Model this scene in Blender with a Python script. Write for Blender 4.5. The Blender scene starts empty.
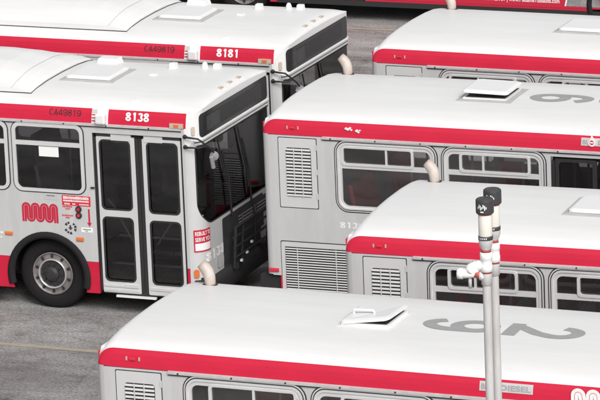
import bpy, bmesh, math, random
from mathutils import Vector, Matrix
random.seed(7)
R = math.radians
C = bpy.context.scene.collection
SC = bpy.context.scene
LEN, WID = 12.2, 2.59
XF = 12.24            # front plane
CR = 0.20             # front corner radius

# ------------------------------------------------------------------ materials
def mat(name, col, rough=.5, metal=0., spec=.5, noise=0., nscale=6., bump=0., bscale=40., coat=0., col2=None, stretch=(1, 1, 1)):
    m = bpy.data.materials.new(name); m.use_nodes = True
    nt = m.node_tree; b = nt.nodes['Principled BSDF']
    c4 = (*col, 1)
    b.inputs['Base Color'].default_value = c4
    b.inputs['Roughness'].default_value = rough
    b.inputs['Metallic'].default_value = metal
    b.inputs['Specular IOR Level'].default_value = spec
    if coat: b.inputs['Coat Weight'].default_value = coat; b.inputs['Coat Roughness'].default_value = .12
    if noise or bump:
        tc = nt.nodes.new('ShaderNodeTexCoord')
        mp = nt.nodes.new('ShaderNodeMapping'); mp.inputs['Scale'].default_value = stretch
        nt.links.new(tc.outputs['Object'], mp.inputs['Vector'])
    if noise:
        n = nt.nodes.new('ShaderNodeTexNoise'); n.inputs['Scale'].default_value = nscale
        n.inputs['Detail'].default_value = 8; n.inputs['Roughness'].default_value = .65
        nt.links.new(mp.outputs[0], n.inputs['Vector'])
        r = nt.nodes.new('ShaderNodeValToRGB')
        r.color_ramp.elements[0].position = .3; r.color_ramp.elements[1].position = .7
        k = 1 - noise
        d = col2 if col2 else tuple(v * k for v in col)
        r.color_ramp.elements[0].color = (*d, 1); r.color_ramp.elements[1].color = c4
        nt.links.new(n.outputs['Fac'], r.inputs['Fac']); nt.links.new(r.outputs['Color'], b.inputs['Base Color'])
    if bump:
        n2 = nt.nodes.new('ShaderNodeTexNoise'); n2.inputs['Scale'].default_value = bscale; n2.inputs['Detail'].default_value = 4
        nt.links.new(mp.outputs[0], n2.inputs['Vector'])
        bp = nt.nodes.new('ShaderNodeBump'); bp.inputs['Strength'].default_value = bump; bp.inputs['Distance'].default_value = .02
        nt.links.new(n2.outputs['Fac'], bp.inputs['Height']); nt.links.new(bp.outputs[0], b.inputs['Normal'])
    return m

def glass(name, tint, rough=.03, refl=1.):
    m = bpy.data.materials.new(name); m.use_nodes = True
    nt = m.node_tree; nt.nodes.remove(nt.nodes['Principled BSDF'])
    out = nt.nodes['Material Output']
    t = nt.nodes.new('ShaderNodeBsdfTransparent'); t.inputs['Color'].default_value = (*tint, 1)
    g = nt.nodes.new('ShaderNodeBsdfGlossy'); g.inputs['Roughness'].default_value = rough
    f = nt.nodes.new('ShaderNodeFresnel'); f.inputs['IOR'].default_value = 1.45
    ml = nt.nodes.new('ShaderNodeMath'); ml.operation = 'MULTIPLY'; ml.inputs[1].default_value = refl
    mx = nt.nodes.new('ShaderNodeMixShader')
    nt.links.new(f.outputs[0], ml.inputs[0]); nt.links.new(ml.outputs[0], mx.inputs[0])
    nt.links.new(t.outputs[0], mx.inputs[1]); nt.links.new(g.outputs[0], mx.inputs[2])
    nt.links.new(mx.outputs[0], out.inputs['Surface'])
    return m

M = {}
M['roof'] = mat('roof_white', (.735, .735, .732), .45, noise=.085, nscale=1.5, stretch=(.45, 2.4, 1), coat=.12)
M['white'] = mat('white_paint', (.74, .74, .74), .35, coat=.2)
M['silver'] = mat('silver_body_paint', (.60, .60, .603), .42, metal=.15, noise=.13, nscale=2.6, stretch=(2.2, 1, .35))
M['panel'] = mat('silver_panel_paint', (.63, .63, .632), .42, metal=.15, noise=.06, nscale=3)
M['red'] = mat('red_stripe_paint', (.56, .014, .047), .5, spec=.3, noise=.10, nscale=2.5, stretch=(1, 1, 3))
M['redd'] = mat('red_vinyl', (.50, .015, .045), .5)
M['alu'] = mat('aluminium_frame', (.76, .76, .76), .35, metal=.35, noise=.08, nscale=8)
M['rail'] = mat('aluminium_rail', (.60, .60, .60), .4, metal=.3, noise=.2, nscale=9)
M['faint'] = mat('display_grey', (.13, .13, .13), .4)
M['black'] = mat('black_rubber', (.028, .027, .028), .6, spec=.3)
M['arch'] = mat('arch_rubber', (.02, .019, .02), .9, spec=.15)
M['tyre'] = mat('tyre_rubber', (.017, .016, .017), .9, spec=.15, bump=.3, bscale=60)
M['gloss'] = mat('black_gloss_panel', (.035, .035, .037), .12)
M['dark'] = mat('dark_grey_plastic', (.05, .05, .052), .5, noise=.3, nscale=12)
M['under'] = mat('underbody_grime', (.02, .019, .019), .95, spec=.1)
M['inner'] = mat('interior_lining', (.80, .80, .80), .7)
M['floor'] = mat('interior_floor', (.22, .22, .225), .8)
M['seat'] = mat('seat_fabric_dark', (.36, .35, .36), .7)
M['seatred'] = mat('seat_red', (.62, .05, .06), .6)
M['rim'] = mat('rim_steel', (.30, .27, .27), .5, metal=.4, noise=.45, nscale=14)
M['hub'] = mat('hub_polished', (.75, .75, .75), .25, metal=.7)
M['hubdark'] = mat('hub_oily', (.035, .032, .034), .5, noise=.4, nscale=30)
M['amber'] = mat('amber_lens', (.62, .17, .05), .3)
M['redlens'] = mat('red_lens', (.62, .03, .05), .3)
M['pale'] = mat('pale_lens', (.52, .44, .35), .3)
M['ink'] = mat('dark_lettering', (.03, .015, .02), .6)
M['grey'] = mat('grey_number_paint', (.33, .33, .33), .6, noise=.12, nscale=9)
M['lgrey'] = mat('light_grey_vinyl', (.50, .50, .50), .6, noise=.08, nscale=20)
M['paper'] = mat('white_notice', (.80, .80, .79), .6)
M['hatchrim'] = mat('hatch_frame_grey', (.45, .45, .45), .5, noise=.15, nscale=10)
M['hatchdark'] = mat('hatch_gap_shade', (.03, .03, .03), .7)  # near-black colour stands for the shade in the gap under the lid
M['pipe'] = mat('exhaust_cream', (.56, .51, .47), .5, noise=.5, nscale=7, col2=(.40, .31, .26))
M['rust'] = mat('rust_ring', (.07, .035, .03), .8, noise=.5, nscale=25)
M['pvc'] = mat('pvc_white', (.80, .80, .79), .4)
M['pvcgrey'] = mat('pipe_weathered', (.58, .57, .56), .6, noise=.22, nscale=12, stretch=(1, 1, .25))
M['cream'] = mat('filter_cream', (.74, .71, .65), .45)
M['cap'] = mat('cap_black', (.045, .045, .047), .5)
M['redring'] = mat('red_primer_ring', (.48, .09, .07), .5)
M['handrail'] = mat('handrail_tan', (.60, .46, .36), .4)
M['chrome'] = mat('stanchion_steel', (.55, .55, .55), .35, metal=.5)
M['mirror'] = mat('mirror_housing', (.28, .28, .28), .4)
M['yellow'] = mat('lane_paint', (.40, .335, .235), .85, noise=.6, nscale=5, col2=(.27, .245, .215))
M['pole_ad'] = mat('figure_grey', (.35, .34, .34), .5, noise=.7, nscale=5)
M['orange'] = mat('orange_print', (.72, .30, .10), .5)
M['glassd'] = glass('window_glass_dark', (.66, .66, .67), refl=1.8)
M['glassl'] = glass('window_glass_clear', (.93, .93, .94), refl=3.2)
M['glassw'] = glass('windscreen_glass', (.55, .55, .56), refl=1.2)

# ------------------------------------------------------------------ helpers
def link(name, me, m, parent=None, loc=None, smooth=False):
    mm = M[m] if isinstance(m, str) else m
    if len(me.materials) and me.materials[0] != mm: me = me.copy()
    me.materials.clear(); me.materials.append(M[m] if isinstance(m, str) else m)
    if smooth:
        for p in me.polygons: p.use_smooth = True
    o = bpy.data.objects.new(name, me); C.objects.link(o)
    if parent: o.parent = parent
    if loc: o.location = loc
    return o

def off(v): return (v[0] - LEN / 2, v[1] - WID / 2, v[2])

def tag(o, label=None, cat=None, group=None, kind=None):
    if label: o['label'] = label
    if cat: o['category'] = cat
    if group: o['group'] = group
    if kind: o['kind'] = kind
    return o

class MB:
    def __init__(s): s.v = []; s.f = []
    def grid(s, rows):
        n = len(rows[0]); b = len(s.v)
        for r in rows: s.v.extend(r)
        for i in range(len(rows) - 1):
            for j in range(n - 1):
                s.f.append((b + i * n + j, b + i * n + j + 1, b + (i + 1) * n + j + 1, b + (i + 1) * n + j))
        return s
    def box(s, x0, x1, y0, y1, z0, z1):
        b = len(s.v)
        s.v += [(x0, y0, z0), (x1, y0, z0), (x1, y1, z0), (x0, y1, z0), (x0, y0, z1), (x1, y0, z1), (x1, y1, z1), (x0, y1, z1)]
        s.f += [tuple(b + i for i in q) for q in ((0, 3, 2, 1), (4, 5, 6, 7), (0, 1, 5, 4), (1, 2, 6, 5), (2, 3, 7, 6), (3, 0, 4, 7))]
        return s
    def hexa(s, bot, top):
        b = len(s.v); n = len(bot); s.v += list(bot) + list(top)
        s.f.append(tuple(b + i for i in reversed(range(n)))); s.f.append(tuple(b + n + i for i in range(n)))
        for i in range(n):
            j = (i + 1) % n; s.f.append((b + i, b + j, b + n + j, b + n + i))
        return s
    def tube(s, pts, r, n=10, cap=True):
        rr = r if isinstance(r, (list, tuple)) else [r] * len(pts)
        pts = [Vector(p) for p in pts]; b = len(s.v); up = None
        for i, p in enumerate(pts):
            d = (pts[min(i + 1, len(pts) - 1)] - pts[max(i - 1, 0)]).normalized()
            if up is None:
                up = Vector((0, 0, 1)) if abs(d.z) < .9 else Vector((1, 0, 0))
            e = d.cross(up).normalized(); g = e.cross(d).normalized(); up = g
            for k in range(n):
                a = 2 * math.pi * k / n
                s.v.append(tuple(p + rr[i] * (math.cos(a) * e + math.sin(a) * g)))
        for i in range(len(pts) - 1):
            for k in range(n):
                s.f.append((b + i * n + k, b + i * n + (k + 1) % n, b + (i + 1) * n + (k + 1) % n, b + (i + 1) * n + k))
        if cap:
            s.f.append(tuple(b + k for k in reversed(range(n)))); e0 = b + (len(pts) - 1) * n
            s.f.append(tuple(e0 + k for k in range(n)))
        return s
    def lathe(s, prof, c, axis='z', n=32):
        b = len(s.v)
        for (r, h) in prof:
            for k in range(n):
                a = 2 * math.pi * k / n
                if axis == 'z': s.v.append((c[0] + r * math.cos(a), c[1] + r * math.sin(a), c[2] + h))
                else: s.v.append((c[0] + r * math.cos(a), c[1] + h, c[2] + r * math.sin(a)))
        for i in range(len(prof) - 1):
            for k in range(n):
                s.f.append((b + i * n + k, b + i * n + (k + 1) % n, b + (i + 1) * n + (k + 1) % n, b + (i + 1) * n + k))
        return s
    def mesh(s, name='m', ofs=True, fix=True):
        me = bpy.data.meshes.new(name)
        me.from_pydata([off(v) for v in s.v] if ofs else s.v, [], s.f); me.update()
        if fix:
            bm = bmesh.new(); bm.from_mesh(me); bmesh.ops.remove_doubles(bm, verts=bm.verts, dist=1e-5)
            bmesh.ops.dissolve_degenerate(bm, edges=bm.edges, dist=1e-6)
            bmesh.ops.recalc_face_normals(bm, faces=bm.faces); bm.to_mesh(me); bm.free()
        return me

def rrect(x0, x1, z0, z1, r, n=6):
    r = min(r, (x1 - x0) / 2 - 1e-4, (z1 - z0) / 2 - 1e-4); pts = []
    for cx, cz, a0 in ((x1 - r, z0 + r, -90), (x1 - r, z1 - r, 0), (x0 + r, z1 - r, 90), (x0 + r, z0 + r, 180)):
        for k in range(n + 1):
            a = R(a0 + 90 * k / n); pts.append((cx + r * math.cos(a), cz + r * math.sin(a)))
    return pts

def ring(mb, o, i, y0, y1):
    """frame between two loops (x,z) from y0 (back) to y1 (front, toward viewer)"""
    n = len(o); b = len(mb.v)
    for loop, y in ((o, y1), (i, y1), (i, y0), (o, y0)):
        mb.v += [(p[0], y, p[1]) for p in loop]
    for q in range(4):
        for k in range(n):
            a, c = b + q * n, b + ((q + 1) % 4) * n
            mb.f.append((a + k, a + (k + 1) % n, c + (k + 1) % n, c + k))
    return mb

def plate(mb, loop, y0, y1):
    n = len(loop)
    return mb.hexa([(p[0], y0, p[1]) for p in loop], [(p[0], y1, p[1]) for p in loop])

def plate_holes(name, outer, holes, th, y):
    """flat plate in xz with holes, from y (front face) to y+th; returns a mesh"""
    cu = bpy.data.curves.new(name, 'CURVE'); cu.dimensions = '2D'; cu.fill_mode = 'BOTH'; cu.extrude = th / 2
    for lp in [outer] + holes:
        sp = cu.splines.new('POLY'); sp.points.add(len(lp) - 1); sp.use_cyclic_u = True
        for p, q in zip(sp.points, lp): p.co = (q[0], q[1], 0, 1)
    o = bpy.data.objects.new(name, cu)
    me = bpy.data.meshes.new_from_object(o)
    for v in me.vertices:
        x, z, d = v.co; v.co = off((x, y + th / 2 - d, z))
    bpy.data.objects.remove(o); bpy.data.curves.remove(cu)
    return me

def text_pts(s, bold=0., res=3):
    cu = bpy.data.curves.new('t', 'FONT'); cu.body = s; cu.offset = bold; cu.resolution_u = res; cu.fill_mode = 'FRONT'
    o = bpy.data.objects.new('t', cu); me = bpy.data.meshes.new_from_object(o)
    vs = [(v.co.x, v.co.y) for v in me.vertices]; fs = [tuple(p.vertices) for p in me.polygons]
    bpy.data.objects.remove(o); bpy.data.curves.remove(cu); bpy.data.meshes.remove(me)
    x0 = min(v[0] for v in vs); x1 = max(v[0] for v in vs); y0 = min(v[1] for v in vs); y1 = max(v[1] for v in vs)
    return [((v[0] - x0) / (x1 - x0), (v[1] - y0) / (y1 - y0)) for v in vs], fs

def text_mesh(s, fn, bold=0.):
    """text normalised to the unit square, mapped by fn(u,v)->xyz (already offset)"""
    vs, fs = text_pts(s, bold); me = bpy.data.meshes.new('lettering')
    me.from_pydata([fn(u, v) for u, v in vs], [], fs); me.update(); return me

def arc(cx, cy, rx, ry, a0, a1, n=12):
    return [(cx + rx * math.cos(R(a0 + (a1 - a0) * k / n)), cy + ry * math.sin(R(a0 + (a1 - a0) * k / n))) for k in range(n + 1)]
# bold block strokes in a box 0..w, 0..1 (centre lines already inset by half the stroke)
def strokes(ch, w, h):
    a, b, c, d = h, w - h, h, 1 - h; mx = w / 2; rx = mx - h
    if ch == '1': return [[(mx + .06, 0), (mx + .06, 1)], [(mx - .14, .80), (mx - .02, .86), (mx + .05, .99)]]
    if ch == '8': return [arc(mx, .27 + .01, rx, .28 - h, 90, 450, 24), arc(mx, .76, rx * .9, .24 - h, 90, 450, 24)]
    if ch == '3': return [arc(mx, .75, rx * .92, .25 - h, 160, -90, 14), arc(mx, .28, rx, .28 - h, 90, -165, 14)]
    if ch == '6': return [arc(mx, .32, rx, .32 - h, 90, 450, 24), arc(mx, .62, rx, .38 - h, 25, 180, 12) + [(a, .60), (a, .34)]]
    if ch == '9': return [arc(mx, .68, rx, .32 - h, 90, 450, 24), arc(mx, .38, rx, .38 - h, 205, 360, 12) + [(b, .40), (b, .66)]]
    if ch == '2': return [arc(mx, .68, rx, .32 - h, 175, -25, 14) + [(w * .70, .42), (a + .03, .10), (a, h)], [(a - h, h), (w, h)]]
    if ch == '4': return [[(w * .70, 0), (w * .70, 1)], [(w * .66, .97), (a - h * .5, .34)], [(0, .27), (w, .27)]]
    if ch == 'C': return [arc(mx, .5, rx, .5 - h, 48, 312, 20)]
    if ch == 'A': return [[(h, 0), (mx, 1)], [(w - h, 0), (mx, 1)], [(w * .25, .30), (w * .75, .30)]]
def block_text(s, fn, hs, cw=.62, gap=.06):
    """stroked block figures; fn(u,v,lift)->xyz with u,v in the unit square of the whole word"""
    tot = len(s) * cw + (len(s) - 1) * gap; me = bpy.data.meshes.new('lettering'); V = []; Fc = []
    for i, ch in enumerate(s):
        x0 = i * (cw + gap)
        for q, pts in enumerate(strokes(ch, cw, hs)):
            if len(pts) < 10:
                fine = [pts[0]]
                for e0, e1 in zip(pts, pts[1:]):
                    m = max(1, int(math.hypot(e1[0] - e0[0], e1[1] - e0[1]) / .09)); fine += [(e0[0] + (e1[0] - e0[0]) * j / m, e0[1] + (e1[1] - e0[1]) * j / m) for j in range(1, m + 1)]
                pts = fine
            n = len(pts); closed = n > 20 and abs(pts[0][0] - pts[-1][0]) + abs(pts[0][1] - pts[-1][1]) < 1e-6; b0 = len(V)
            for k in range(n):
                p0 = Vector(pts[(k - 1) % (n - 1)] if closed else pts[max(k - 1, 0)]); p1 = Vector(pts[(k + 1) % (n - 1)] if closed else pts[min(k + 1, n - 1)])
                d = (p1 - p0).normalized(); nn = Vector((-d.y, d.x)); p = Vector(pts[k])
                for sg in (1, -1):
                    e = p + nn * hs * sg; V.append(fn((x0 + e.x) / tot, e.y, q))
            for k in range(n - 1): Fc.append((b0 + 2 * k, b0 + 2 * k + 1, b0 + 2 * k + 3, b0 + 2 * k + 2))
    me.from_pydata(V, [], Fc); me.update()
    return me

def side_text(s, x0, x1, z0, z1, y, bold=0., tilt=0.):
    return text_mesh(s, lambda u, v: off((x0 + u * (x1 - x0), y + tilt * v, z0 + v * (z1 - z0))), bold)

# ------------------------------------------------------------------ bus shape
def zprof(y):
    y = min(y, WID - y)
    P = [(0, 2.65), (.012, 2.72), (.030, 2.79), (.057, 2.845), (.12, 2.888), (.24, 2.930), (.45, 2.965), (.8, 2.99), (1.295, 3.0)]
    for (a, za), (b, zb) in zip(P, P[1:]):
        if y <= b: return za + (zb - za) * (y - a) / (b - a)
    return 3.0
def xfront(y):
    y = min(y, WID - y)
    return XF if y >= CR else XF - CR + math.sqrt(max(0, CR * CR - (CR - y) ** 2))
def xrear(y):
    y = min(y, WID - y); r = .1
    return .02 if y >= r else .02 + r - math.sqrt(max(0, r * r - (r - y) ** 2))
def ftop(y):
    t = (y - WID / 2) / (WID / 2)
    return min(zprof(y), 2.875 + .05 * (1 - t * t))
def zroof(x, y):
    z = zprof(y); dr = x - xrear(y); df = xfront(y) - x
    if dr < .2:
        g = math.sqrt(max(0, 1 - ((.2 - max(dr, 0)) / .2) ** 2)); z = 2.655 + (z - 2.655) * g
    if df < .24:
        g = math.sqrt(max(0, 1 - ((.24 - max(df, 0)) / .24) ** 2)); zt = ftop(y); z = zt + (z - zt) * g
    return z
ARC = CR * math.pi / 2
STOT = 2 * ARC + WID - 2 * CR
def P(s, z, o=0.):
    """front surface: s = arc length from the right side, o = outward offset"""
    if s < 0: return (XF - CR + s, -o, z)
    if s < ARC:
        a = s / CR; return (XF - CR + (CR + o) * math.sin(a), CR - (CR + o) * math.cos(a), z)
    if s > STOT - ARC:
        a = (STOT - s) / CR; return (XF - CR + (CR + o) * math.sin(a), WID - CR + (CR + o) * math.cos(a), z)
    return (XF + o, CR + s - ARC, z)
def scols(a, b, extra=()):
    t = [a, b] + [e for e in extra if a < e < b]
    for k in range(10):
        t += [ARC * k / 9, STOT - ARC * k / 9]
    t += [ARC + (STOT - 2 * ARC) * k / 14 for k in range(15)]
    t = sorted(x for x in t if a - 1e-9 <= x <= b + 1e-9); out = [t[0]]
    for x in t[1:]:
        if x - out[-1] > 1e-4: out.append(x)
    return out
def fpatch(s0, s1, lo, hi, o, rad=0., nz=3, mb=None):
    """patch on the front surface with rounded corners"""
    mb = mb or MB(); ex = []
    if rad:
        for k in range(9): q = rad * (1 - math.cos(R(90 * k / 8))); ex += [s0 + q, s1 - q]
    rows = []
    for s in scols(s0, s1, ex):
        d = min(s - s0, s1 - s); q = rad - math.sqrt(max(0, rad * rad - (rad - d) ** 2)) if d < rad else 0
        a = (lo(s) if callable(lo) else lo) + q; b = (hi(s) if callable(hi) else hi) - q
        rows.append([P(s, a + (b - a) * k / nz, o) for k in range(nz + 1)])
    return mb.grid(rows)
def ys(s): return P(s, 0)[1]

# layout along the side (x from the rear)
WHEELS = (2.90, 9.957)
ARCH_R, ARCH_C = .575, .49
REARW = [(1.055, 2.455), (2.525, 3.925)]
FRONTW = [(5.35, 6.75), (6.82, 8.22), (8.29, 9.447)]
W1 = (9.515, 10.565)
D0, D1, DT = 10.70, 12.0, 2.525       # front door opening
RD0, RD1, RDT = 3.995, 5.25, 2.56     # rear door opening
WZ0, WZ1 = 1.665, 2.62
WS0, WS1, WB, WT = .13, STOT - .13, 1.30, 2.41   # windscreen

def arch_pts(xc, z, up=True, n=18):
    a0 = math.asin((z - ARCH_C) / ARCH_R)
    return [(xc - ARCH_R * math.cos(a0 + (math.pi - 2 * a0) * k / n), ARCH_C + ARCH_R * math.sin(a0 + (math.pi - 2 * a0) * k / n)) for k in range(n + 1)]

CACHE = {}
def cached(key, fn):
    if key not in CACHE: CACHE[key] = fn()
    return CACHE[key]

def side_plate(right):
    o = [(.12, .73)] + arch_pts(WHEELS[0], .73)
    if right: o += [(RD0, .73), (RD0, RDT), (RD1, RDT), (RD1, .73)]
    o += arch_pts(WHEELS[1], .73)
    if right: o += [(D0, .73), (D0, DT), (D1, DT), (D1, .73)]
    o += [(XF - CR, .73), (XF - CR, 2.645), (.12, 2.645)]
    ws = REARW + FRONTW + [W1] if right else REARW + [(3.995, 5.28)] + FRONTW + [W1, (10.68, 11.7)]
    holes = [rrect(a + .02, b - .02, WZ0 + .02, WZ1 - .02, .1)[::-1] for a, b in ws]
    return plate_holes('side_panel', o, holes, .03, 0. if right else WID - .03)

def skirt_mesh(right):
    out = []; z0, z1 = .29, .727; y0, y1 = (.03, 0) if right else (WID - .03, WID)
    def seg(l): out.append(plate(MB(), l, y0, y1).mesh('skirt'))
    lo = (.22, 3.99, 5.25, D0, D1, XF - CR)
    def arcl(xc, rear):
        pts = [p for p in arch_pts(xc, z0, n=40) if p[1] <= z1]
        left = [p for p in pts if p[0] < xc]; rgt = [p for p in pts if p[0] > xc]
        return left if rear else rgt
    a, b = WHEELS
    l = arcl(a, True); seg([(.22, z0)] + l + [(l[-1][0], z1), (.22, z1)])
    r = arcl(a, False)
    if right:
        seg([(r[0][0], z1)] + r + [(RD0 - .003, z0), (RD0 - .003, z1)])
        l = arcl(b, True); seg([(RD1 + .003, z0)] + l + [(l[-1][0], z1), (RD1 + .003, z1)])
        r = arcl(b, False); seg([(r[0][0], z1)] + r + [(D0 - .003, z0), (D0 - .003, z1)])
        seg([(D1 + .002, z0), (XF - CR, z0), (XF - CR, z1), (D1 + .002, z1)])
    else:
        l = arcl(b, True); seg([(r[0][0], z1)] + r + l + [(l[-1][0], z1)])
        r = arcl(b, False); seg([(r[0][0], z1)] + r + [(XF - CR, z0), (XF - CR, z1)])
    return out

def roof_mesh():
    mb = MB(); rows = []
    yl = [.057, .085, .12, .17, .24, .33, .45, .6, .8, 1.05, 1.295]; yl = yl + [WID - y for y in reversed(yl[:-1])]
    for y in yl:
        a, b = xrear(y), xfront(y)
        xs = [a + .2 * (1 - math.cos(R(90 * k / 7))) for k in range(8)] + [a + .2 + (b - a - .44) * k / 12 for k in range(1, 12)] + [b - .24 * (1 - math.cos(R(90 * k / 7))) for k in reversed(range(8))]
        rows.append([(x, y, zroof(x, y)) for x in xs])
    return mb.grid(rows).mesh('roof')
def coving(x0, x1, left=False, o=0.):
    mb = MB(); rows = []
    for k in range(9):
        y = .057 * k / 8; row = []
        a = max(x0, xrear(y) + .0)
        xs = [a + .2 * (1 - math.cos(R(90 * i / 7))) for i in range(8)] + [a + .2 + (x1 - a - .2) * i / 6 for i in range(1, 7)] if x0 < .1 else [x0, x1]
        for x in xs:
            if o:
                row.append((x, y - o * .9, zroof(x, y) + o * .4))
            else: row.append((x, WID - y if left else y, zroof(x, y)))
        rows.append(row)
    return mb.grid(rows).mesh('roof_stripe')
def covey(z): # y on the coving at height z
    for k in range(200):
        y = .057 * k / 199
        if zprof(y) >= z: return y
    return .057

def shell_front():
    hole = (WS0, WS1)
    top = lambda s: ftop(max(ys(s), 0)) if 0 <= ys(s) <= WID else 2.65
    mb = MB()
    fpatch(0, WS0, .30, top, 0, nz=8, mb=mb); fpatch(WS1, STOT, .30, top, 0, nz=8, mb=mb)
    RB, RT = .34, .05
    def q(s, r):
        d = min(s - WS0, WS1 - s); return r - math.sqrt(max(0, r * r - (r - d) ** 2)) if d < r else 0
    ex = [WS0 + RB * (1 - math.cos(R(90 * k / 8))) for k in range(9)] + [WS0 + RT * (1 - math.cos(R(90 * k / 4))) for k in range(5)]
    ex += [STOT - e for e in ex]
    cols = scols(WS0, WS1, ex); rows = []; rows2 = []; g = []
    for s in cols:
        zl = WB + q(s, RB); zh = WT - q(s, RT)
        rows.append([P(s, .30 + (zl - .30) * k / 4) for k in range(5)])
        t = top(s); rows2.append([P(s, zh + (t - zh) * k / 4) for k in range(5)])
        g.append([P(s, zl + (zh - zl) * k / 4, -.012) for k in range(5)])
    mb.grid(rows); mb.grid(rows2)
    gm = MB().grid(g)
    # black gasket around the windscreen
    gk = MB()
    lo = [[P(s, WB + q(s, RB) - .0, .004), P(s, WB + q(s, RB) + .022, .004)] for s in cols]
    gk.grid(lo); gk.grid([[P(s, WT - q(s, RT) - .02, .004), P(s, WT - q(s, RT), .004)] for s in cols])
    for s0, s1 in ((WS0, WS0 + .02), (WS1 - .02, WS1)):
        gk.grid([[P(s, WB + RB, .0042), P(s, WT - RT, .0042)] for s in (s0, s1)])
    return mb.mesh('front_shell'), gm.mesh('windscreen'), gk.mesh('windscreen_gasket')

def shell_rear():
    mb = MB(); rows = []
    ylist = [0, .005, .02, .05, .1] + [.1 + (WID - .2) * k / 6 for k in range(1, 6)] + [WID - v for v in (.1, .05, .02, .005, 0)]
    for y in ylist: rows.append([(xrear(y), y, z) for z in (.74, 1.2, 1.7, 2.2, 2.655)])
    mb.grid(rows); mb.box(.05, .22, .02, WID - .02, .735, .76)
    return mb.mesh('rear_panel')

def window_parts(bus, x0, x1, kind, glassm, spec=None, left=False):
    def Y(y): return WID - y if left else y
    z0, z1 = WZ0, WZ1
    if kind == 'rear':
        key = ('rf', round(x1 - x0, 3))
        ins, rad = .088, .16
    else: ins, rad = .05, .12
    def mk_frame():
        mb = MB(); o = rrect(x0, x1, z0, z1, rad); i = rrect(x0 + ins, x1 - ins, z0 + ins * .85, z1 - ins * 1.1, max(.05, rad - ins * .9))
        ring(mb, o, i, Y(.02), Y(-.014))
        if kind == 'rear':
            i2 = rrect(x0 + .028, x1 - .028, z0 + .028, z1 - .028, rad - .028); i3 = rrect(x0 + .05, x1 - .05, z0 + .05, z1 - .05, rad - .04)
            ring(mb, i2, i3, Y(-.013), Y(-.026))
        zb = (2.245, 2.31) if kind == 'rear' else (2.305, 2.365)
        mb.box(x0 + ins - .005, x1 - ins + .005, min(Y(-.01), Y(.025)), max(Y(-.01), Y(.025)), *zb)
        return mb.mesh('window_frame')
    f = link('window', mk_frame(), 'alu', bus)
    gm = MB(); ring(gm, rrect(x0 - .014, x1 + .014, z0 - .014, z1 + .014, rad + .014), rrect(x0 + .0, x1 - .0, z0 + .0, z1 - .0, rad), Y(.004), Y(-.006))
    if kind == 'rear': ring(gm, rrect(x0 + .014, x1 - .014, z0 + .014, z1 - .014, rad - .014), rrect(x0 + .026, x1 - .026, z0 + .026, z1 - .026, rad - .026), Y(-.0135), Y(-.016))
    link('gasket', gm.mesh('gasket'), 'black', f)
    p = MB(); plate(p, rrect(x0 + ins * .5, x1 - ins * .5, z0 + ins * .5, z1 - ins * .5, .08), Y(.012), Y(.008))
    link('pane', p.mesh('pane'), glassm, f)
    if spec:
        a, b, c = spec
        s = MB(); ring(s, rrect(a, b, 2.285, 2.548, .05), rrect(a + .034, b - .034, 2.318, 2.52, .03), Y(.004), Y(-.022))
        s.box(c, c + .026, -.018, .003, 2.318, 2.52)
        link('sliding_sash', s.mesh('sash'), 'alu', f)
    return f

def door_leaf(bus, x0, x1, gx0, gx1, top, bot, splits, name='door_leaf', diag=None, body='panel'):
    holes = [rrect(gx0, gx1, a, b, .06)[::-1] for a, b in splits]
    o = link(name, plate_holes('leaf', rrect(x0, x1, bot, top, .02), holes, .035, .025), body, bus)
    g = MB(); k = MB()
    for a, b in splits:
        plate(g, rrect(gx0 - .01, gx1 + .01, a - .01, b + .01, .06), .05, .046)
        ring(k, rrect(gx0 - .012, gx1 + .012, a - .012, b + .012, .07), rrect(gx0 + .012, gx1 - .012, a + .012, b - .012, .05), .03, .021)
    link('door_glass', g.mesh('dg'), 'glassd', o); link('door_gasket', k.mesh('dk'), 'black', o)
    if diag:
        mb = MB(); mb.tube([(p[0], .085, p[1]) for p in diag], .014, 8); link('grab_rail', mb.mesh('gr'), 'handrail', o)
    return o

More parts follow.
